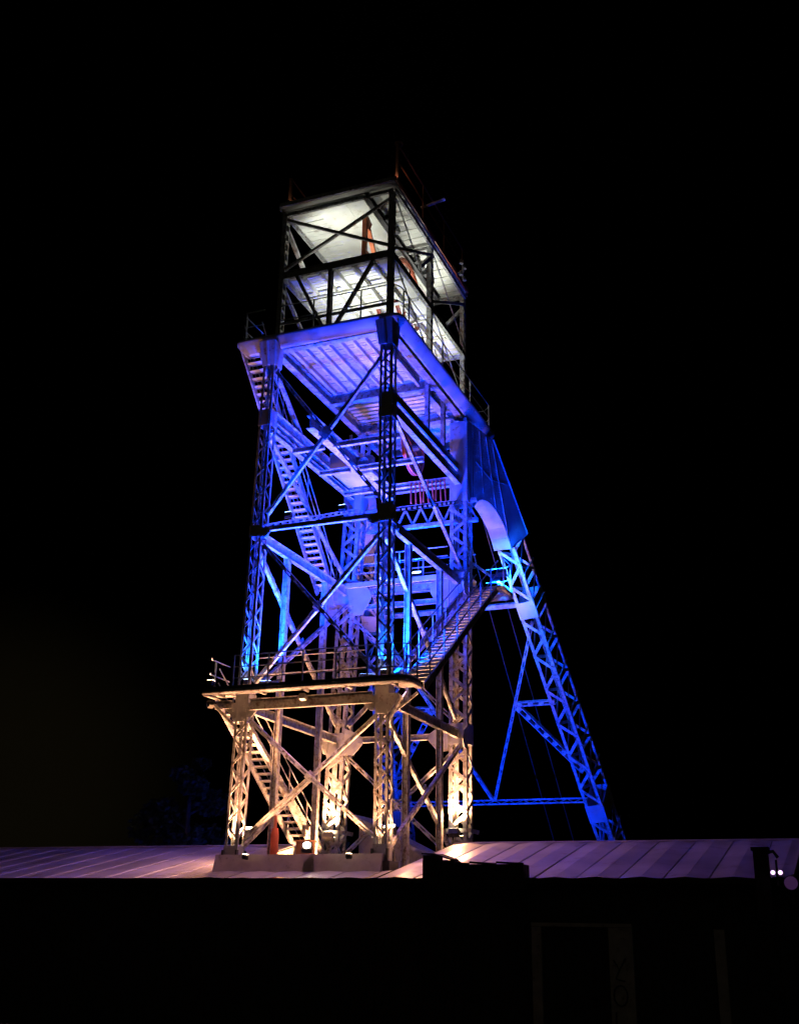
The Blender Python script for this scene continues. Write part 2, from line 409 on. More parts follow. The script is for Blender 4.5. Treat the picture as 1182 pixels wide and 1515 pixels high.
# lattice truss across the back at z 16.6 - 17.5
b = MB()
b.bar((-1.75, 4.0, 17.45), (3.0, 4.0, 17.45), .2, .14); b.bar((-1.75, 4.0, 16.62), (3.0, 4.0, 16.62), .2, .14)
for i in range(7):
    x = -1.7+i*.66; b.bar((x, 4.0, 16.7), (x+.33, 4.0, 17.38), .07, .07, up=F); b.bar((x+.33, 4.02, 17.38), (x+.66, 4.02, 16.7), .07, .07, up=F)
b.build('truss', 'steel', root)
# machinery: lower deflection wheel, motor, ducts
def wheel(c, r, name, m, axis=(1, 0, 0), nsp=8, w=.14, web=False):
    c = V(c); a = V(axis); u = V((0, 0, 1)); x = a.cross(u).normalized()
    b = MB(); n = 40
    ring = []
    prof = [(r, -w/2), (r+.07, -w/2), (r+.07, -w/2+.03), (r+.02, -.02), (r+.02, .02), (r+.07, w/2-.03), (r+.07, w/2), (r, w/2), (r-.1, w/4), (r-.1, -w/4)]
    o = 0
    for i in range(n):
        t = 2*math.pi*i/n; d = x*math.cos(t)+u*math.sin(t)
        for p, q in prof: b.v.append(c+d*p+a*q)
    k = len(prof)
    for i in range(n):
        for j in range(k):
            b.f.append((i*k+j, i*k+(j+1) % k, ((i+1) % n)*k+(j+1) % k, ((i+1) % n)*k+j))
    ob = b.build(name, m, root)
    q = MB()
    for i in range(nsp):
        t = 2*math.pi*(i+.3)/nsp; d = x*math.cos(t)+u*math.sin(t)
        q.bar(c+d*.13, c+d*(r-.06), .07, .05, up=a)
    q.build('spokes', m, ob)
    if web:
        q = MB(); q.tube([c-a*.012, c+a*.012], r-.02, 40); q.build('web_plate', m, ob)
    q = MB(); q.tube([c-a*.28, c+a*.28], .15, 14); q.tube([c-a*.5, c+a*.5], .07, 10)
    q.build('hub', 'dark', ob)
    return ob
WX = (.55, .95)
# upper sheave wheel (inside the cage) and lower guide wheel
wheel((WX[0], .35, 25.05), 1.45, 'sheave_wheel', 'red'); wheel((1.35, 1.2, 18.75), 1.0, 'sheave_wheel', 'red', nsp=6, web=True)
for dx in (-.45, .45):
    member('bearing_stand', (WX[0]+dx, -.35, 24.3), (WX[0]+dx, .25, 25.0), .12, .1, 'B', m='red'); member('bearing_stand', (WX[0]+dx, 1.05, 24.3), (WX[0]+dx, .45, 25.0), .12, .1, 'B', m='red')
b = MB(); b.tube([(-.2, .2, 17.95), (-.2, 1.1, 17.95)], .3, 16); b.tube([(-.2, .1, 17.95), (-.2, .2, 17.95)], .2, 12); b.box((-.5, .25, 17.55), (.1, 1.05, 17.68)); b.box((-.36, .5, 18.2), (-.04, .8, 18.38))
b.build('motor', 'steel', root, False)
b = MB(); b.box((-1.7, .3, 17.85), (-.75, 2.1, 18.6)); b.build('switch_cabinet', 'steel2', root)
b = MB()
for i in range(9): b.tube([(.9+i*.17, 2.2, 17.75), (.9+i*.17, 2.2+.1*(i % 3), 16.9)], .035, 6)
b.build('cable_hangers', 'red', root)
# two pendant posts under the deck on the right face
for y in (.6, 2.35): member('hanger', (2.15, y, 21.2), (2.15, y, 18.3), .16, .16, 'I')
# sloping chute beneath the front walkway? trunking at A column
b = MB(); b.box((1.95, -2.9, 12.6), (2.2, -2.65, 14.3)); b.box((1.85, -3.0, 12.3), (2.25, -2.6, 12.6)); b.build('cable_trunk', 'steel', root)

# --- Z5 deck --------------------------------------------------------------------
ZD = 21.5
dp = [(-2.75, -3.2, ZD)] + [(-3.3, -3.2, ZD)] + arc(-3.28, -3.45, .25, 90, 180, ZD, 5) + arc(-3.28, -3.8, .25, 180, 270, ZD, 5) + arc(2.35, -3.55, .5, 270, 360, ZD, 10) + [(2.85, 0, ZD)] + arc(2.45, 6.6, .4, 0, 90, ZD, 8) + [(-2.2, 7.0, ZD)]
drim = [(0, 0), (.05, 0), (.075, -.05), (.05, -.13), (-.06, -.28), (-.2, -.42), (-.28, -.46), (-.3, -.43), (-.2, -.38), (-.08, -.25), (.01, -.11)]
b = MB(); b.sweep(dp, drim); deck = b.build('upper_deck', 'steel2', root, True)
b = MB()
ys = -3.95
while ys < .75:
    w = .17 + random.uniform(-.02, .02); dz = random.uniform(-.012, .012)
    b.box((-2.15, ys, ZD-.05+dz), (2.3, ys+w-.022, ZD-.002+dz)); ys += w
b.box((-3.45, -3.95, ZD-.04), (-2.16, -3.3, ZD))
b.build('floor_planks', 'plank', deck)
ys = 1.25; b = MB()
while ys < 6.8:
    b.box((-2.15, ys, ZD-.06+random.uniform(-.01, .01)), (2.3, ys+.2, ZD-.005)); ys += .33 if ys < 3.6 else .21
b.build('slatted_floor', 'plank', deck)
for i in range(9):
    x = -1.75+i*.47
    q = MB(); q.bar((x, -3.35, ZD-.14), (x, .68, ZD-.14), .1, .16); q.build('joist', 'plank', deck)
for y, h in ((-3.55, .3), (.95, .46), (3.9, .4)):
    member('floor_beam', (-2.05, y, ZD-.3), (2.25, y, ZD-.3), .26, h)
for x in (-2.12,): member('floor_beam', (x, -3.5, ZD-.32), (x, 6.9, ZD-.32), .26, .4)
member('floor_beam', (2.34, -3.5, ZD-.34), (2.34, 6.9, ZD-.34), .26, .34)
member('floor_beam', (1.75, -3.4, ZD-.3), (1.75, .7, ZD-.3), .12, .3); member('floor_beam', (1.75, 1.2, ZD-.3), (1.75, 3.6, ZD-.3), .3, .3)
# ribs across the slanted side apron
for y in (-3.1, -.02, 4.28):
    b = MB(); b.bar((2.88, y, ZD-.06), (2.6, y, ZD-.45), .12, .05, up=(.6, 0, -.5)); b.build('apron_rib', 'steel2', deck)
# corner brackets A and L under the deck
for fn in (AX, LX):
    c = fn(20.75)
    b = MB()
    lo = [c+V((p*.245, q*.245, -.45)) for p, q in ((-1, -1), (1, -1), (1, 1), (-1, 1))]; hi = [c+V((p*.31, q*.26-.2*(q < 0), .42)) for p, q in ((-1, -1), (1, -1), (1, 1), (-1, 1))]
    for i in range(4):
        j = (i+1) % 4; b.plate([lo[i], lo[j], hi[j], hi[i]], (lo[j]-lo[i]).cross(hi[i]-lo[i]), .025)
    b.tube([c+V((0, -.26, -.45)), c+V((0, -.47, .4))], .06, 8)
    b.build('corner_bracket', 'steel2', root)
# deck railings
zz = ZD
railing([(-1.9, -3.95, zz), (2.3, -3.95, zz)] + arc(2.3, -3.5, .45, 270, 360, zz, 6) + [(2.75, -3.1, zz), (2.75, 6.5, zz)], 1.2, (1, .5),
        [(-.5, -3.95, zz), (1.35, -3.95, zz), (2.72, -3.35, zz), (2.75, -2.9, zz), (2.75, .6, zz), (2.75, 3.9, zz), (2.75, 6.4, zz)])
railing([(2.75, 6.5, zz), (2.4, 6.9, zz), (-2.1, 6.9, zz)], 1.2, (1, .5), [(1.0, 6.9, zz), (-.6, 6.9, zz), (-2.0, 6.9, zz)])
railing([(-3.4, -2.4, zz), (-3.4, -3.6, zz), (-3.25, -3.93, zz), (-2.5, -3.93, zz)], 1.2, (1, .5), [(-3.36, -3.7, zz)])

# --- top cage -------------------------------------------------------------------
cx0, cx1, cy0, cym, cy1 = -1.92, 2.4, -3.8, .1, 4.05
def post(x, y, z0, z1, h=.13, sx=1, sy=1):
    c = MB()
    for s in (-1, 1):
        c.chan((x, y+s*(h-.02), z0), (x, y+s*(h-.02), z1), .18, .05, .012, up=(0, s, 0))
    k = int((z1-z0)/.42)
    for i in range(k):
        zc = z0+.2+i*.42
        for s in (-1, 1):
            c.bar((x+s*.095, y, zc-.07), (x+s*.095, y, zc+.07), 2*h-.02, .01, up=S)
    return c.build('cage_post', 'steel', root)
for x, y in ((cx0, cy0), (cx1, cy0), (cx0, cym), (cx1, cym), (cx0, cy1), (cx1, cy1)): post(x, y, ZD, ZR)
def rod(p, q, r=.03, name='brace'): return member(name, p, q, r*2, r*2, 'B')
f0, f1 = cy0-.06, cy0-.0
rod((cx0, f0, 26.5), (cx1, f0, 24.35), .05); rod((cx0, f0+.11, 24.35), (cx1, f0+.11, 26.5), .05)
member('mid_post', (.05, cy0, ZD), (.05, cy0, 23.9), .16, .16, 'I')
rod((-1.3, f0, 23.9), (-.15, f0, ZD+.05), .06); rod((1.75, f0, 23.9), (.35, f0, ZD+.05), .06)
member('strut', (cx0, f1, 22.05), (cx1, f1, 22.05), .06, .1, 'B')
for x in (cx0, cx1):
    sx = 1 if x > 0 else -1
    for (ya, yb) in ((cy0, cym), (cym, cy1)):
        rod((x+sx*.1, ya, 26.5), (x+sx*.1, yb, 24.2), .022 if x > 0 else .07); rod((x+sx*.05, ya, 24.3), (x+sx*.05, yb, 26.4), .05)
        rod((x+sx*.1, ya, 23.9), (x+sx*.1, yb, 21.6), .022 if x > 0 else .06)
    rod((x, cym, 24.4+1.9), (x-.0, cym-1.1, 25.2), .07) if x > 0 else None
    rod((x, cy1, 23.3+2.9), (x-sx*.9, cy1, 25.4), .07)
b = MB()
b.chan((1.0, -3.05, 24.2), (1.0, -3.05, 26.42), .17, .14, .02); b.bar((1.0, -2.95, 26.35), (1.0, -1.25, 24.25), .16, .1)
b.bar((1.0, -2.95, 25.0), (1.0, -1.9, 25.0), .1, .1); b.plate([(1.12, -3.1, 26.45), (1.12, -2.7, 26.3), (1.12, -2.9, 25.9), (1.12, -3.1, 25.9)], S, .02)
b.build('hoist_frame', 'orange', root)
# mid platform
ob = MB(); ys = cy0+.1
while ys < cy1-.1:
    w = .19+random.uniform(-.02, .02); dz = random.uniform(-.01, .01)
    ob.box((cx0+.1, ys, 24.08+dz), (cx1-.1, ys+w-.028, 24.12+dz)); ys += w
mid = ob.build('middle_platform', 'ceil', root)
for x, w in ((-1.2, .1), (-.45, .1), (.05, .26), (.85, .1), (1.6, .1)):
    q = MB(); q.bar((x, cy0+.1, 23.98), (x, cy1-.1, 23.98), w, .18); q.build('joist', 'ceil', mid)
for y in (-2.4, -.9, .6, 2.2):
    q = MB(); q.bar((cx0+.1, y, 23.84), (cx1-.1, y, 23.84), .07, .09); q.build('joist', 'ceil', mid)
member('floor_beam', (cx0-.1, cy0-.05, 24.03), (cx1+.1, cy0-.05, 24.03), .12, .3); member('floor_beam', (cx0-.1, cy1+.05, 24.03), (cx1+.1, cy1+.05, 24.03), .12, .3)
for x in (cx0-.02, cx1+.02): member('floor_beam', (x, cy0+.05, 24.05), (x, cy1-.05, 24.05), .12, .26)
b = MB(); b.box((cx1-.62, cy0+.1, 24.0), (cx1-.1, cy1-.1, 24.05)); b.build('edge_sheet', 'ceil', root)
# roof
rx0, rx1, ry0, ry1 = -2.0, 2.62, -4.15, 4.0
b = MB()
i = 0; ys = ry0+.02
while ys < ry1-.02:
    w = .3; dz = .012*(i % 2); b.box((rx0+.02, ys, 26.86+dz), (rx1-.02, min(ys+w-.028, ry1-.02), 26.9+dz)); ys += w; i += 1
roof = b.build('cage_roof', 'ceil', root)
q = MB(); q.box((-.75, -3.75, 26.815), (.4, 3.6, 26.84)); q.box((.415, -3.75, 26.805), (1.15, 3.6, 26.83)); q.build('ceiling_sheet', 'ceil', roof)
q = MB(); q.ibeam((1.4, -3.9, 26.7), (1.4, 3.8, 26.7), .18, .26, .03)
for y in (-2.4, -2.0, -1.6, .6, 1.1, 1.6, 2.2): q.box((1.52, y, 26.6), (1.72, y+.22, 26.82))
q.build('hoist_beam', 'dark', roof)
q = MB(); q.bar((rx0, ry0-.02, 26.95), (rx1, ry0-.02, 26.95), .05, .16); q.bar((rx0, ry1+.02, 26.88), (rx1, ry1+.02, 26.88), .05, .3)
q.bar((rx0-.02, ry0, 26.89), (rx0-.02, ry1, 26.89), .05, .24); q.build('fascia', 'steel', roof)
q = MB(); q.bar((rx1+.03, ry0, 26.96), (rx1+.03, ry1, 26.96), .05, .2); q.build('fascia', 'red', roof)
q = MB(); q.box((rx0, ry0, 26.95), (rx1, ry1, 27.03)); q.build('roof_deck', 'dark', roof)
for x in (rx0+.08, rx1-.12):
    for hz in (26.72,): member('eave_beam', (x, cy0, hz), (x, cy1, hz), .1, .16)
for y in (cy0, cym, cy1): member('eave_beam', (cx0, y, 26.73), (cx1, y, 26.73), .1, .14)
# roof railing
railing([(2.5, -3.6, 27.03), (2.5, 3.8, 27.03)], 1.85, (1, .6), [(2.5, -1.0, 27.03), (2.5, 1.4, 27.03), (2.5, 3.7, 27.03)], .035, m='rail')
railing([(-1.9, -3.6, 27.03), (-1.9, 3.8, 27.03)], 1.45, (1, .55), [(-1.9, -1.0, 27.03), (-1.9, 1.4, 27.03)], .035, m='rail')
b = MB(); b.bar((2.5, -3.65, 27.03), (2.5, -3.65, 28.9), .1, .1, up=F); b.tube(arc(2.5, -3.55, .12, 0, 360, 28.95, 10)[:-1], .05, 6, True)
b.bar((-1.9, -3.65, 27.03), (-1.9, -3.65, 28.5), .1, .1, up=F); b.build('lifting_post', 'rail', root)
member('bracket', (2.3, -.7, 28.1), (3.3, -.7, 28.25), .12, .06, 'B')
b = MB(); b.bar((2.62, 2.6, 27.0), (2.95, 2.6, 27.05), .05); b.bar((2.9, 2.6, 26.7), (2.9, 2.6, 27.6), .04)
for dz in (0, .55):
    for dy in (-.22, .22):
        b.tube([(2.9, 2.6+dy, 26.75+dz), (2.9, 2.6+dy, 26.83+dz), (2.9, 2.6+dy, 26.95+dz)], [.09, .07, .03], 8)
    b.bar((2.9, 2.35, 26.78+dz), (2.9, 2.85, 26.78+dz), .03)
b.build('insulator_bracket', 'steel', root)

# --- back legs -------------------------------------------------------------------
def back_leg(s):
    Tp = V((s*2.55, 4.9, 20.0)); Ft = V((s*4.55, 15.1, 6.85)); d = (Ft-Tp).normalized()
    ex = V((1, 0, 0)); ex = (ex - d*ex.dot(d)).normalized(); ey = d.cross(ex).normalized()
    if ey.y > 0: ey = -ey
    off = ey*-.36 + ex*s*.12; Tp = Tp+off; Ft = Ft+off+V((s*.12, 0, 0)); d = (Ft-Tp).normalized()
    P0 = Tp + d*4.3; P1 = Tp + (Ft-Tp)*1.32                                   # ey: inner face normal (towards the tower)
    Ln = (P1-P0).length; L0 = (Tp + d*0 - Tp).length
    a = (Tp + (Ft-Tp)*.40 - P0).length; bq = (Tp+(Ft-Tp)*.985 - P0).length
    o = lattice('back_leg', P0, P1, ex, ey, .38, .86, .8, .13, .13, [(a, a+.75), (bq, bq+.85)], root, 'steel', True)
    q = MB(); k = int(Ln/1.6)
    for i in range(k):
        c = P0 + d*(1.2+i*1.6) + ex*s*.42
        q = MB(); q.bar(c+ey*.95, c-ey*1.0, .07, .05, up=ex); q.build('batten', 'steel', o)
    return Tp, Ft, d, ex, ey, P0
info = {}
for s in (1, -1):
    Tp, Ft, d, ex, ey, P0 = back_leg(s); info[s] = (Tp, Ft, d, ex, ey, P0)
    # riveted portal plate between tower leg and back leg, with a curved lower edge
    x = s*2.72
    C0 = P0
    out = P0 - ey*.85
    def yz(p): return (x, p.y, p.z)
    tq = Tp - ey*.85; top_out = V((x, tq.y, min(tq.z, 20.95)))
    po = V((x, out.y, out.z)); pi = V((x, (P0+ey*.85).y, (P0+ey*.85).z))
    curve = []
    c0 = V((x, 4.35, 17.3)); c1 = V((x, 4.9, 18.35)); c2 = V((x, 6.4, 17.9)); c3 = V((x, pi.y, pi.z))
    for i in range(11):
        t = i/10; curve.append(c0*(1-t)**3 + c1*3*t*(1-t)**2 + c2*3*t*t*(1-t) + c3*t**3)
    # slant the plate so that it meets the splayed leg
    def sl(p):
        k = max(0, (p.y-4.4)/(P0.y-4.4)); return V((s*(2.72 + k*(abs(P0.x)+.37-2.72)), p.y, p.z))
    pts = [sl(V((x, 4.35, 20.75))), sl(top_out), sl(po)] + [sl(p) for p in reversed(curve)]
    pb = MB()
    # build as strips (curve is concave): fan from a top line
    n = len(curve)
    top = [lerp(V((x, 4.35, 20.9)), top_out, i/(n-1)*.999) for i in range(n)]
    for i in range(n-1):
        q = [sl(top[i]), sl(top[i+1]), sl(curve[i+1]), sl(curve[i])]
        pb.plate(q, S, .03)
    pb.plate([sl(top[-1]), sl(po), sl(curve[-1])], S, .03)
    for i in range(n):
        for k in range(14): pb.rivet(sl(lerp(top[i], curve[i], .03+k*.073))+V((s*.016, 0, 0)), (s, 0, 0), .018)
    plate = pb.build('portal_plate', 'steel2', root)
    fb = MB()                                               # curved bottom flange
    for i in range(n-1):
        a, c = sl(curve[i]), sl(curve[i+1]); fb.plate([a+V((s*.03, 0, 0)), c+V((s*.03, 0, 0)), c+V((-s*.72, 0, 0)), a+V((-s*.72, 0, 0))], (0, -(c-a).z, (c-a).y) if abs((c-a).y)+abs((c-a).z) > 0 else F, .025)
    fb.build('curved_flange', 'steel2', plate)
    ob2 = MB(); ob2.bar(sl(top_out)+V((-s*.3, .02, 0)), sl(po)+V((-s*.33, .05, 0)), .74, .06, up=(0, .6, .8)); ob2.build('outer_flange', 'steel2', plate)
    for i in (3, 6, 9):
        st_ = MB(); o3 = V((s*.035, 0, 0)); st_.bar(sl(lerp(top[i], curve[i], .04))+o3, sl(lerp(top[i], curve[i], .96))+o3, .09, .035, up=S); st_.build('stiffener', 'steel2', plate)
    e = MB(); e.tube([sl(V((x, 4.5, 19.3)))+V((s*.03, 0, 0)), sl(V((x, 5.6, 18.9)))+V((s*.03, 0, 0)), sl(V((x, 6.8, 19.1)))+V((s*.03, 0, 0))], .02); e.build('cable', 'steel', plate)
def bl(s, t): Tp, Ft, *_ = info[s]; return Tp + (Ft-Tp)*t
def bstrut(p, q, w, h, kind='UU', da=.4, db=.4, up=(0, .8, .6)):
    a, b_ = ins(p, q, da, db); return member('back_brace', a, b_, w, h, kind, up)
bstrut(bl(-1, .425), bl(1, .425), .2, .2, 'B')
mB = (bl(-1, 1.0)+bl(1, 1.0))/2
b = MB()
for sg in (-1, 1):
    o = V((0, .13*sg, .1*sg)); b.bar(bl(-1, 1)+V((.35, 0, 0))+o, bl(1, 1)-V((.35, 0, 0))+o, .08, .06)
k = 26
for i in range(k):
    p = lerp(bl(-1, 1)+V((.4, 0, 0)), bl(1, 1)-V((.4, 0, 0)), i/k); q = lerp(bl(-1, 1)+V((.4, 0, 0)), bl(1, 1)-V((.4, 0, 0)), (i+1)/k); sg = 1 if i % 2 else -1
    b.bar(p+V((0, .12*sg, .09*sg)), q-V((0, .12*sg, .09*sg)), .04, .03)
b.build('back_brace', 'steel', root)
for s in (1, -1):
    bstrut(mB, bl(s, .45), .13, .13, 'UU', .1, .42)
    nd = lerp(mB, bl(s, .45), .535)
    bstrut(nd, bl(s, .705), .2, .18, 'UU', .08, .4)
    bstrut(nd, bl(s, .93), .26, .2, 'UU', .1, .35)
    bstrut(bl(s, 1.02), bl(s, 1.3)+V((-s*1.15, 0, 0)), .2, .16, 'UU', .3, .05)
for s in (1, -1):
    f = bl(s, 1.32); q = MB(); q.box((f.x-1.1, f.y-1.2, -1.5), (f.x+1.1, f.y+1.2, f.z+.15)); q.build('footing', 'conc', root)
for fn in (AX, LX, RX, HX):
    p = fn(BASE); q = MB(); q.box((p.x-.55, p.y-.5, -1.3), (p.x+.55, p.y+.5, 2.895)); q.build('footing', 'conc', root)

# ------------------------------------------------------------------ hoist ropes
for i, (x0, x1) in enumerate(((.55, 1.0), (1.35, 1.95))):
    top = V((x0, .35+1.1, 26.1 if i == 0 else 25.9)); lo = V((x1, 20.0, 7.75 if i == 0 else 7.85)); end = top + (lo-top)*1.36
    b = MB(); b.tube([top, end], .022, 6); o = b.build('hoist_rope', 'rope')
    tag(o, ('thin reddish winding rope slanting down from the tower top, the left one of two', 'thin reddish winding rope slanting down close beside the right back leg')[i], 'rope', 'winding ropes')
    if i == 1: wheel((x0, .35, 24.95), 1.4, 'sheave_wheel', 'red')
q = MB(); q.box((-3, 26.0, -1.2), (6, 33, 2.6)); q.plate([(-3.3, 25.7, 2.6), (6.3, 25.7, 2.6), (6.3, 29.5, 4.2), (-3.3, 29.5, 4.2)], (0, -.4, 1), .08); q.plate([(-3.3, 33.3, 2.6), (6.3, 33.3, 2.6), (6.3, 29.5, 4.2), (-3.3, 29.5, 4.2)], (0, .4, 1), .08)
# ------------------------------------------------------------------ the long low building
bld = thing('engine_shed', (2, -5, -1.2), 'long low building with a pale ribbed metal roof in front of the headframe', 'building')
ey_, ez_, ry_, rz_ = -5.15, 2.88, 1.35, 4.24        # eave / ridge
def roof_sheet(x0, x1, y1, name='roof', seed=0, amp=.045):
    rnd = random.Random(seed); b = MB(); sl_ = (rz_-ez_)/(ry_-ey_)
    def Z(y): return ez_+(y-ey_)*sl_
    x = x0
    k = 0
    while x < x1-.01:
        w = min(.56, x1-x); tl = rnd.uniform(-.006, .006); k += 1
        up_ = amp if k % 2 else 0.0; dn = 0.0 if k % 2 else amp
        h0, h1 = (0.0, amp) if k % 2 else (amp, 0.0)
        segs = ((0, w-.05, h0, h1), (w-.05, w-.035, h1, h1+.022), (w-.035, w-.012, h1+.022, h1+.022), (w-.012, w, h1+.022, h1)) if k % 2 == 0 and w > .3 else ((0, w, h0, h1),)
        for a, c_, g0, g1_ in segs:
            b.v += [V((x+a, ey_, ez_+g0+tl)), V((x+c_, ey_, ez_+g1_+tl)), V((x+c_, y1, Z(y1)+g1_)), V((x+a, y1, Z(y1)+g0))]
            o = len(b.v)-4; b.f.append((o, o+1, o+2, o+3))
        x += w
    return b.build(name, 'roof', bld)
NX0, NX1, NY = -2.95, 2.95, -3.98
roof_sheet(-24, NX0, ry_, 'roof', 1, .007); roof_sheet(NX0, NX1, NY, 'roof', 2, .03); roof_sheet(NX1, 13.85, ry_, 'roof', 3, .048)
sl_ = (rz_-ez_)/(ry_-ey_)
q = MB()
for xa, xb in ((-24, NX0), (NX1, 13.85)):
    q.plate([(xa, ry_, rz_-.01), (xb, ry_, rz_-.01), (xb, ry_+6.5, ez_), (xa, ry_+6.5, ez_)], (0, .2, 1), .04)
q.build('back_roof', 'roof', bld)
q = MB(); q.bar((-24, ry_, rz_+.03), (NX0, ry_, rz_+.03), .22, .05); q.bar((NX1, ry_, rz_+.03), (13.9, ry_, rz_+.03), .22, .05); q.build('ridge_cap', 'roof', bld)
q = MB()
q.sweep([(-24, ey_-.02, ez_-.02), (13.9, ey_-.02, ez_-.02)], [(0, .02), (.14, .02), (.14, -.1), (.02, -.14), (0, -.1)]); q.build('gutter', 'wall', bld)
q = MB(); q.bar((13.88, ey_, ez_+.02), (13.88, ry_, rz_+.02), .06, .16); q.bar((-24.03, ey_, ez_+.02), (-24.03, ry_, rz_+.02), .06, .16); q.build('verge_trim', 'roof', bld)
# opening in the roof where the headframe stands: front curb, side walls, slab
q = MB(); q.prism((NX0, NY+.02, 2.9), (NX1-.35, NY+.02, 2.9), (0, 1, 0), (0, 0, 1), [(-.12, .22), (.32, .22), (.32, .72), (.04, .72)]); q.build('curb', 'conc', bld)
q = MB()
for x in (NX0-.03, NX1+.03):
    q.plate([(x, NY, 2.4), (x, ry_+3.5, 2.4), (x, ry_+3.5, 3.55), (x, ry_, rz_-.04), (x, NY, ez_+(NY-ey_)*sl_-.03)], S, .05)
q.build('opening_wall', 'pale', bld)
q = MB(); q.box((NX0, NY+.35, 2.55), (NX1, ry_+3.4, 2.9)); q.build('slab', 'conc', bld)
q = MB(); q.box((-24, ey_+.25, -1.2), (13.7, ey_+.45, 2.84)); q.box((-24, ry_+6.2, -1.2), (13.7, ry_+6.4, 2.84)); q.box((13.5, ey_+.46, -1.2), (13.7, ry_+6.19, 2.84))
for i in range(150): q.box((-23.9+i*.25, ey_+.225, -1.2), (-23.9+i*.25+.03, ey_+.249, 2.8))
q.build('wall', 'wall', bld)
# pale doorway posts with a faint scrawl
for x0, x1 in ((7.3, 7.55), (9.3, 9.9), (11.9, 12.15)):
    q = MB(); q.box((x0, ey_+.12, -1.2), (x1, ey_+.22, 1.7)); p = q.build('door_post', 'pale', bld)
    if x1-x0 > .5:
        w = MB(); cx = (x0+x1)/2-.05; y = ey_+.112
        w.tube([(cx+.17*math.cos(t*.5236), y, .12+.24*math.sin(t*.5236)) for t in range(12)], .022, 5, True)
        w.tube([(cx-.15, y, .95), (cx, y, .72), (cx+.16, y, .98)], .022, 5); w.tube([(cx, y, .72), (cx-.1, y, .5), (cx+.12, y, .45)], .022, 5)
        w.tube([(cx-.13, y, -.25), (cx-.14, y, -.7), (cx+.05, y, -.78), (cx+.12, y, -.6)], .022, 5); w.build('painted_scrawl', 'dark', p)
q = MB(); q.box((7.3, ey_+.1, 1.71), (9.9, ey_+.22, 1.8)); q.build('lintel', 'pale', bld)

# ------------------------------------------------------------------ dark things on the eave
t = thing('roof_stack', (5.9, -5.25, 2.8), 'black box with a stepped top standing on the eave in front of the pale roof', 'rooftop box')
q = MB(); q.box((5.36, -5.6, 2.6), (7.27, -5.0, 3.22)); q.build('low_box', 'wall', t)
q = MB(); q.box((4.48, -5.6, 2.6), (5.359, -5.0, 3.33)); q.build('tall_box', 'wall', t)
q = MB(); q.plate([(4.45, -5.62, 3.50), (4.85, -5.62, 3.48), (5.3, -5.62, 3.34), (5.3, -4.98, 3.36), (4.85, -4.98, 3.50), (4.45, -4.98, 3.52)], (0, 0, 1), .04) ; q.box((4.48, -5.58, 3.33), (4.85, -5.02, 3.46))
q.build('sheet_cover', 'wall', t)
q = MB()
for i in range(5): q.bar((5.45+i*.37, -5.62, 3.245+.02*(i % 2)), (5.45+i*.37+.36, -5.62, 3.225+.02*(i % 2)), .08, .05)
q.build('coping', 'wall', t)
t = thing('flue_post', (13.2, -5.3, 2.8), 'short black square flue at the right end of the roof', 'flue')
q = MB(); q.box((13.03, -5.5, 1.9), (13.37, -5.15, 3.52)); q.build('shaft', 'wall', t)
q = MB(); q.box((12.99, -5.54, 3.521), (13.41, -5.11, 3.6)); q.build('cap', 'wall', t)

# ------------------------------------------------------------------ small things at the foot of the tower
t = thing('lean_to_shed', (-.7, 4.9, 2.9), 'small pale lean-to shed with sloping roof between the rear legs', 'shed')
q = MB(); q.prism((-1.95, 4.6, 2.9), (-1.95, 5.9, 2.9), (1, 0, 0), (0, 0, 1), [(0, -3.5), (3.6, -3.5), (3.6, .7), (0, 2.45)]); q.build('wall', 'pale', t)
q = MB(); q.bar((-2.1, 4.4, 5.48), (1.9, 4.4, 3.55), .12, .14); q.plate([(-2.1, 4.45, 5.55), (1.9, 4.45, 3.62), (1.9, 6.1, 3.62), (-2.1, 6.1, 5.55)], (.45, 0, 1), .06); q.build('roof', 'plank', t)
q = MB()
for x in (-1.3, -.6, .2): q.box((x, 4.56, 2.9), (x+.1, 4.6, 5.0-.48*(x+1.95)))
q.build('batten', 'pale', t)
t = thing('oil_drum', (-2.0, -1.95, 2.9), 'red oxide drum standing by the foot of the left guide post', 'drum')
q = MB(); q.tube([(-2.0, -1.95, 2.9), (-2.0, -1.95, 3.3), (-2.0, -1.95, 3.34), (-2.0, -1.95, 3.38), (-2.0, -1.95, 4.3), (-2.0, -1.95, 4.55)], [.13, .13, .15, .13, .13, .1], 14); q.build('drum_body', 'red', t)
q = MB(); q.tube([(-2.0, -1.95, 4.55), (-2.0, -1.95, 4.95)], .05, 8); q.build('spout', 'red', t)
t = thing('control_cabinet', (-1.35, -.9, 2.9), 'brown sheet metal cabinet beside the bottom of the stair', 'cabinet')
q = MB(); q.box((-1.65, -1.1, 2.9), (-1.15, -.7, 4.2)); q.build('body', 'brown', t)
q = MB(); q.box((-1.62, -1.125, 3.0), (-1.18, -1.101, 4.12)); q.build('door', 'brown', t)
q = MB(); q.box((-1.69, -1.15, 4.201), (-1.11, -.66, 4.25)); q.build('lid', 'brown', t)

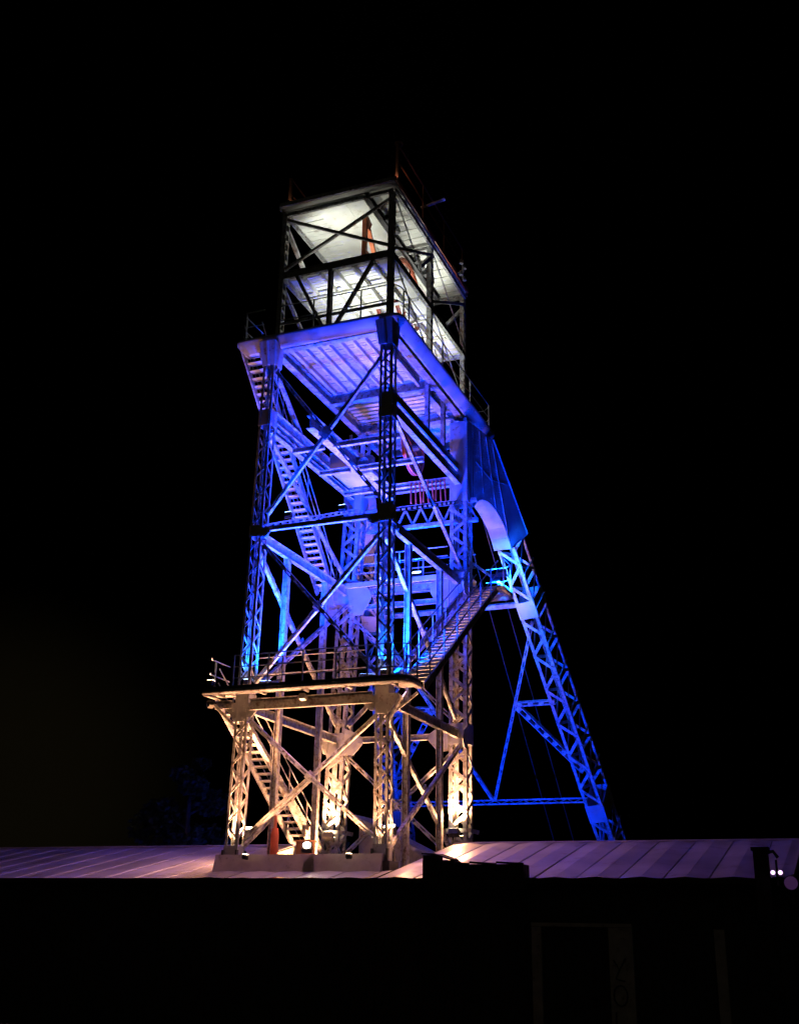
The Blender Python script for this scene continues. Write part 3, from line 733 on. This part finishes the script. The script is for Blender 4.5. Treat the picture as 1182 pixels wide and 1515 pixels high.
# ------------------------------------------------------------------ floodlights
def spot(name, loc, aim, power, color, angle, blend=.5, radius=.1, parent=None):
    l = bpy.data.lights.new(name, 'SPOT'); l.energy = power; l.color = color; l.spot_size = R(angle); l.spot_blend = blend; l.shadow_soft_size = radius
    o = bpy.data.objects.new(name, l); COL.objects.link(o)
    d = V(aim)-V(loc); o.rotation_euler = d.to_track_quat('-Z', 'Y').to_euler()
    if parent: o.parent = parent; o.location = V(loc)-wloc(parent)
    else: o.location = loc
    return o
def round_lens(t, c, d, r, lens):
    q = MB(); q.tube([c, c+d*.03], r, 20); o = q.build('lens', lens, t)
    q = MB(); q.tube([c-d*.01, c+d*.012], r+.035, 20); q.build('lens_ring', 'dark', t)
def flood(loc, aim, power, color, angle, lens, label, size=(.36, .24, .14), group=None, blend=.5, foot=.22, radius=.1):
    loc, aim = V(loc), V(aim); d = (aim-loc).normalized()
    t = thing('floodlight', loc-V((0, 0, foot)), label, 'floodlight', group)
    up = V((0, 0, 1)) if abs(d.z) < .95 else V((0, 1, 0)); x = d.cross(up).normalized(); u = x.cross(d).normalized()
    w, h, dp_ = size
    q = MB(); c = loc - d*(dp_+.02)
    q.prism(c-d*dp_/2, c+d*dp_*.95, x, u, [(-w/2, -h/2), (w/2, -h/2), (w/2, h/2), (-w/2, h/2)])
    for i in range(5): q.prism(c-d*(dp_/2+.03), c-d*dp_/2*1.0, x, u, [(-w/2+w*(i+.1)/5, -h/2), (-w/2+w*(i+.4)/5, -h/2), (-w/2+w*(i+.4)/5, h/2), (-w/2+w*(i+.1)/5, h/2)])
    q.build('housing', 'dark', t)
    q = MB(); q.prism(c+d*(dp_*.955), c+d*(dp_*.955+.012), x, u, [(-w*.44, -h*.42), (w*.44, -h*.42), (w*.44, h*.42), (-w*.44, h*.42)]); (q.build('lens', lens, t) if lens != 'glare' else round_lens(t, c+d*(dp_*.955), d, .1, lens))
    q = MB()
    for sg in (-1, 1): q.bar(c+x*sg*(w/2+.02), V((c.x, c.y, loc.z-foot))+x*sg*(w/2+.02), .02, .05, up=u)
    q.bar(V((c.x, c.y, loc.z-foot))-x*(w/2+.03), V((c.x, c.y, loc.z-foot))+x*(w/2+.03), .05, .02); q.build('yoke', 'dark', t)
    spot('lamp', loc+d*.03, aim, power, color, angle, blend, radius, t)
    return t
WARM = (1.0, .43, .19); BLUE = (.0, .036, 1.0); CYAN = (.003, .10, 1.0); WHITE = (.96, 1.0, .88); VIO = (.62, .25, .90)
g1 = 'warm floodlights at the feet of the tower legs'
sm = (.2, .2, .1)
flood((-2.5, -2.95, 4.5), LX(5.6)+V((0, .15, 0)), 2000, WARM, 125, 'warm', 'warm floodlight outside the foot of the left front leg', group=g1)
flood((2.35, -2.85, 4.5), AX(5.6)+V((0, .15, 0)), 1000, WARM, 125, 'warm', 'warm floodlight outside the foot of the near right leg', group=g1)
flood((-2.4, 2.92, 4.8), (-2.42, 3.95, 7.1), 1500, WARM, 72, 'warm', 'warm floodlight against the far left leg beside the pale shed', group=g1)
flood((2.42, 2.9, 4.85), (2.4, 3.95, 7.1), 1500, WARM, 72, 'warm', 'warm floodlight against the rear right leg above the roof ridge', group=g1)
for fn, zz, pw, lab in ((LX, 3.75, 520, 'small warm uplight inside the lattice of the left front leg'), (AX, 3.75, 300, 'small warm uplight inside the lattice of the near right leg'),
                        (HX, 4.7, 1100, 'small warm uplight inside the lattice of the far left leg'), (RX, 4.7, 1100, 'small warm uplight inside the lattice of the rear right leg')):
    p = fn(zz); flood(p, p+V((.01, .01, 3)), pw*1.7, WARM, 64, 'warm', lab, sm, g1, foot=.2, radius=.06)
flood((.3, -4.22, 3.86), (1.9, -8.2, 6.6), 40, WARM, 165, 'glare', 'bright warm floodlight on the middle of the curb, facing the viewer', (.3, .26, .12), g1, blend=1)
flood((-1.2, 1.6, 3.3), (-3.1, .5, 6.0), 1800, WARM, 120, 'warm', 'small warm floodlight by the foot of the stair', (.2, .16, .1), g1)
flood((.6, .6, 3.3), (.3, .6, 20), 60, WARM, 46, 'warm', 'warm floodlight on the slab in the middle between the legs', group=g1)
flood((2.3, -.6, 3.25), (3.3, .7, 11.0), 1200, WARM, 40, 'warm', 'added warm fill lamp on the slab aimed at the underside of the side stair', sm, g1)  # added lamp to brighten the stair underside
flood((-1.7, -4.3, 3.62), (-1.3, -4.35, 8.5), 620, WARM, 95, 'warm', 'added warm fill uplight on the curb near the left front leg', (.14, .14, .08), g1, foot=.12)  # added uplight to brighten the walkway lip
flood((1.7, -4.3, 3.62), (1.6, -4.35, 8.5), 620, WARM, 95, 'warm', 'added warm fill uplight on the curb near the near right leg', (.14, .14, .08), g1, foot=.12)  # second added uplight for the walkway lip and brackets
flood((.1, -1.4, 3.2), (0, -1.2, 8), 330, WARM, 150, 'warm', 'added wide warm fill lamp on the slab just behind the curb', sm, g1)  # added fill that lifts the inner faces of the lower tier
g2 = 'blue floodlights on the tower'
flood((-2.0, -3.2, 9.1), LX(16)+V((.5, 1.2, 0)), 8000, BLUE, 100, 'blue', 'blue floodlight on the walkway beside the left front leg', (.6, .24, .14), g2)
flood((2.45, -2.95, 9.1), RX(18)+V((0, -2.5, 0)), 12000, BLUE, 110, 'blue', 'blue floodlight on the walkway beside the near right leg', (.5, .24, .14), g2)
flood((1.7, -3.25, 9.05), (0, .0, 20), 7500, BLUE, 100, 'blue', 'long blue floodlight on the walkway left of the near right leg', (.6, .24, .14), g2)
flood((-1.5, -3.25, 9.05), (.5, 1, 20), 6500, BLUE, 100, 'blue', 'long blue floodlight on the walkway right of the left front leg', (.6, .24, .14), g2)
for fn, lab in ((LX, 'small blue uplight inside the left front leg above the walkway'), (AX, 'small blue uplight inside the near right leg above the walkway')):
    p = fn(9.1); flood(p, p+V((.05, .05, 3)), 800, CYAN, 70, 'blue', lab, sm, g2, radius=.06)
flood((3.5, 4.75, 14.35), (3.3, 9.0, 13.9), 7000, CYAN, 120, 'blue', 'blue floodlight on the landing facing the back leg', (.36, .24, .14), g2)
flood((3.75, 4.5, 14.6), (2.8, 5.8, 18.0), 600, BLUE, 110, 'blue', 'blue floodlight at the landing corner aimed at the riveted plate', (.36, .24, .14), g2)
flood((.5, 3.9, 14.7), (.8, .5, 20), 3000, BLUE, 130, 'blue', 'blue floodlight on the back walkway between the rear legs', (.36, .24, .14), g2)
flood((.2, 8.6, 4.2), (1.4, 13.5, 10.5), 4200, BLUE, 120, 'blue', 'blue floodlight on the ground behind the tower aimed at the back legs', (.5, .3, .16), g2)
flood((.95, -3.98, 14.62), (.95, -4.2, 21), 1100, BLUE, 46, 'blue', 'added blue rim light on the mid height front beam, nearer the right leg', (.24, .16, .1), g2)  # added lamp, placed to light the deck rim blue
flood((-1.05, -3.98, 14.62), (-1.15, -4.2, 21), 1100, BLUE, 46, 'blue', 'added blue rim light on the mid height front beam, nearer the left leg', (.24, .16, .1), g2)  # its added twin for the left half of the deck rim
g4 = 'added fill lamps under the walkway'
flood((3.35, -4.25, 8.15), (9.5, -1.5, 3.3), 340, VIO, 130, 'violet', 'added violet fill lamp under the right end of the walkway shining on the roof', sm, g4, foot=-.15)  # added wash that tints the right roof violet
flood((-3.4, -4.25, 8.15), (-9.5, -1.5, 3.3), 250, VIO, 130, 'violet', 'added violet fill lamp under the left end of the walkway shining on the roof', sm, g4, foot=-.15)  # added wash that tints the left roof violet
flood((-3.35, -4.3, 9.0), (-3.3, -3.5, 21), 1300, WARM, 18, 'warm', 'small warm floodlight at the left end of the walkway rail, aimed up the stair', sm, g1)
g5 = 'small warm lamps on the roof corners'
flood((2.38, -3.95, 27.2), (2.5, .5, 28.6), 12, (1, .5, .3), 75, 'warm', 'tiny warm lamp on the right front corner of the cage roof', (.12, .1, .06), g5, foot=.12)
flood((-1.78, -3.95, 27.2), (-1.9, .0, 28.3), 4, (1, .5, .3), 70, 'warm', 'tiny warm lamp on the left front corner of the cage roof', (.12, .1, .06), g5, foot=.12)
def spill(loc, aim, power, col):
    spot('added_spill', loc, aim, power, col, 150, .8, .12)  # added spot without a fixture, warms the roof sheets
spill((2.75, 2.0, 5.25), (4.2, -.6, 3.6), 230, WARM); spill((-2.95, -2.6, 4.75), (-4.2, -3.4, 3.3), 170, WARM); spill((2.9, -2.9, 4.6), (3.6, -4.2, 3.1), 90, WARM)
flood((0, -4.35, 8.15), (0, -5.4, 3.0), 190, (1, .42, .5), 140, 'violet_dim', 'added rose fill lamp under the middle of the walkway', sm, g4, foot=-.15)  # added lamp to lift the curb front and the roof strip before it
flood((-9.5, 13, 0.2), (-19, 20, 6), 500, BLUE, 70, 'blue', 'added unseen blue lamp on the ground behind the left wing of the roof', (.36, .24, .14), g2)  # added hidden lamp that gives the tree its blue tint
g3 = 'white floodlights in the top cage'
flood((.3, -2.6, 21.8), (.3, -.6, 24.1), 215, WHITE, 130, 'white', 'white floodlight on the upper deck near the front', group=g3)
flood((.9, 1.9, 21.8), (.6, 1.9, 24.1), 215, WHITE, 130, 'white', 'white floodlight on the upper deck towards the back', group=g3)
flood((-.7, -3.3, 24.45), (.1, -.6, 26.8), 175, WHITE, 128, 'white', 'white floodlight at the front edge of the middle platform', (.5, .2, .12), g3)
flood((1.6, 2.0, 24.45), (.6, 1.2, 26.8), 190, WHITE, 128, 'white', 'white floodlight at the back of the middle platform', group=g3)
# twin violet lamps at the right end of the building
t = thing('twin_lamp', (13.55, -5.55, 2.7), 'pair of bright violet spot lamps at the right end of the building', 'lamp')
for dx in (0, .17):
    q = MB(); q.tube([(13.47+dx, -5.65, 3.0), (13.47+dx, -5.5, 3.02), (13.47+dx, -5.4, 3.03)], [.07, .065, .04], 12); q.build('housing', 'dark', t)
    q = MB(); q.tube([(13.47+dx, -5.66, 2.998), (13.47+dx, -5.672, 2.998)], .052, 12); q.build('lens', 'violet', t)
q = MB(); q.bar((13.55, -5.45, 3.3), (13.55, -5.45, 2.7), .05); q.bar((13.45, -5.45, 3.02), (13.7, -5.45, 3.02), .04); q.tube([(13.3, -5.45, 3.45), (13.5, -5.45, 3.5), (13.6, -5.45, 3.35)], .04, 8); q.build('bracket', 'dark', t)
t = thing('round_lamp', (13.85, -5.5, 2.5), 'dim violet round lamp below the bright twin lamps', 'lamp')
q = MB(); q.tube([(13.86, -5.7, 2.76), (13.86, -5.6, 2.77), (13.86, -5.45, 2.78)], [.17, .17, .08], 16); q.build('housing', 'dark', t)
q = MB(); q.tube([(13.86, -5.705, 2.76), (13.86, -5.715, 2.76)], .155, 16); q.build('lens', 'violet_dim', t)
q = MB(); q.bar((13.86, -5.45, 2.3), (13.86, -5.45, 2.78), .05); q.build('bracket', 'dark', t)

# ------------------------------------------------------------------ trees behind
def leaves(b, c, r, n, rnd, size=.3):
    for _ in range(n):
        while True:
            p = V((rnd.uniform(-1, 1), rnd.uniform(-1, 1), rnd.uniform(-1, 1)))
            if .25 < p.length < 1: break
        p = V((p.x*r[0], p.y*r[1], p.z*r[2]))+V(c)
        a = V((rnd.gauss(0, 1), rnd.gauss(0, 1), rnd.gauss(0, 1))).normalized(); u = a.orthogonal().normalized()*size*rnd.uniform(.5, 1.1); w = a.cross(u)*.6
        o = len(b.v); b.v += [p-u, p-w, p+u, p+w]; b.f.append((o, o+1, o+2, o+3))
def tree(x, y, h, wd, label, seed):
    rnd = random.Random(seed)
    t = thing('tree', (x, y, -1.2), label, 'tree', 'trees behind the building')
    q = MB(); q.tube([(x, y, -1.3), (x+.1, y, h*.3), (x, y+.1, h*.6), (x+.1, y, h*.95)], [.28, .22, .15, .04], 8)
    cs = []
    for i in range(11):
        zc = h*(.3+.62*i/10); rr = wd*(1.0-.75*max(0, (i-3)/7))*rnd.uniform(.7, 1.1); an = rnd.uniform(0, 6.28)
        c = (x+math.cos(an)*rr*.75, y+math.sin(an)*rr*.75, zc); cs.append((c, rr*.55))
        q.tube([(x, y, zc-.8), c], [.08, .02], 5)
    q.build('trunk', 'bark', t)
    b = MB()
    for c, rr in cs: leaves(b, c, (rr, rr, rr*.75), 620, rnd, .19)
    b.build('crown', 'leaf', t)
tree(-19.3, 20, 11.0, 3.4, 'dark leafy tree left of the tower catching faint blue light', 3)
tree(-14.5, 27, 8.5, 2.6, 'small dark tree close behind the left front tower leg', 9)

# ------------------------------------------------------------------ ground, world
q = MB(); n = 24; S_ = 500
for j in range(n+1):
    for i in range(n+1):
        q.v.append(V((-S_+2*S_*i/n, -S_+2*S_*j/n, -1.2)))
for j in range(n):
    for i in range(n): q.f.append((j*(n+1)+i, j*(n+1)+i+1, (j+1)*(n+1)+i+1, (j+1)*(n+1)+i))
tag(q.build('ground', 'ground'), kind='structure')

w = bpy.data.worlds.new('World'); SC.world = w; w.use_nodes = True
nt = w.node_tree; N = nt.nodes; L = nt.links; bg = N['Background']
sky = N.new('ShaderNodeTexSky'); sky.sky_type = 'NISHITA'; sky.sun_disc = False; sky.sun_elevation = R(-8); sky.sun_rotation = R(200)
tc = N.new('ShaderNodeTexCoord')
def lobe(dirv, p0, p1, col):
    d = N.new('ShaderNodeVectorMath'); d.operation = 'DOT_PRODUCT'; L.new(tc.outputs['Generated'], d.inputs[0]); d.inputs[1].default_value = V(dirv).normalized()
    mr = N.new('ShaderNodeMapRange'); mr.interpolation_type = 'SMOOTHSTEP'; mr.inputs[1].default_value = p0; mr.inputs[2].default_value = p1; L.new(d.outputs['Value'], mr.inputs[0])
    m = N.new('ShaderNodeMix'); m.data_type = 'RGBA'; m.inputs[6].default_value = (0, 0, 0, 1); m.inputs[7].default_value = col + (1,); L.new(mr.outputs[0], m.inputs[0])
    return m.outputs[2]
def add(a, b):
    m = N.new('ShaderNodeVectorMath'); m.operation = 'ADD'; L.new(a, m.inputs[0]); L.new(b, m.inputs[1]); return m.outputs[0]
sc_ = N.new('ShaderNodeVectorMath'); sc_.operation = 'SCALE'; L.new(sky.outputs[0], sc_.inputs[0]); sc_.inputs['Scale'].default_value = 0.0004
out = add(sc_.outputs[0], lobe((-.66, .75, .10), .984, 1.0, (.0013, .0010, .0004)))
out = add(out, lobe((.4, -.9, .1), .2, 1.0, (.006, .0055, .0035)))
L.new(out, bg.inputs['Color']); bg.inputs['Strength'].default_value = 1.0

# ------------------------------------------------------------------ camera
cam = bpy.data.cameras.new('camera'); co = bpy.data.objects.new('camera', cam); COL.objects.link(co); SC.camera = co
f, P, RO, YAW = 1648.27, .3575, .0178, .3888
u3, v3 = V((math.cos(YAW), -math.sin(YAW), 0)), V((math.sin(YAW), math.cos(YAW), 0))
def tow(vec): vec = V(vec); return V((vec.dot(u3), vec.dot(v3), vec.z))
fw = tow((0, math.cos(P), math.sin(P))); r0 = tow((1, 0, 0)); up0 = tow((0, -math.sin(P), math.cos(P)))
cr, sr = math.cos(RO), math.sin(RO)
rt = r0*cr + up0*sr*0 + up0*0; 
rt = r0*cr + up0*sr; up = -r0*sr + up0*cr
# image rolled clockwise: X' = X cos - Y sin with Y down  -> camera axes
rt = (r0*cr + up0*sr); up = (up0*cr - r0*sr)
mw = Matrix(((rt.x, up.x, -fw.x, 15.6627), (rt.y, up.y, -fw.y, -34.9785), (rt.z, up.z, -fw.z, 1.6), (0, 0, 0, 1)))
co.matrix_world = mw
cam.sensor_fit = 'VERTICAL'; cam.sensor_height = 24.0; cam.sensor_width = 24.0; cam.lens = 24.0*f/1515.0
cam.clip_start = .1; cam.clip_end = 2000

SC.view_settings.view_transform = 'Standard'; SC.view_settings.look = 'None'; SC.view_settings.exposure = 1.0; SC.view_settings.gamma = 1
SC.render.engine = 'CYCLES'
c = SC.cycles; c.use_denoising = True; c.max_bounces = 5; c.diffuse_bounces = 3; c.glossy_bounces = 2; c.sample_clamp_indirect = 3; c.caustics_reflective = False; c.caustics_refractive = False
try: c.denoiser = 'OPENIMAGEDENOISE'
except Exception: pass
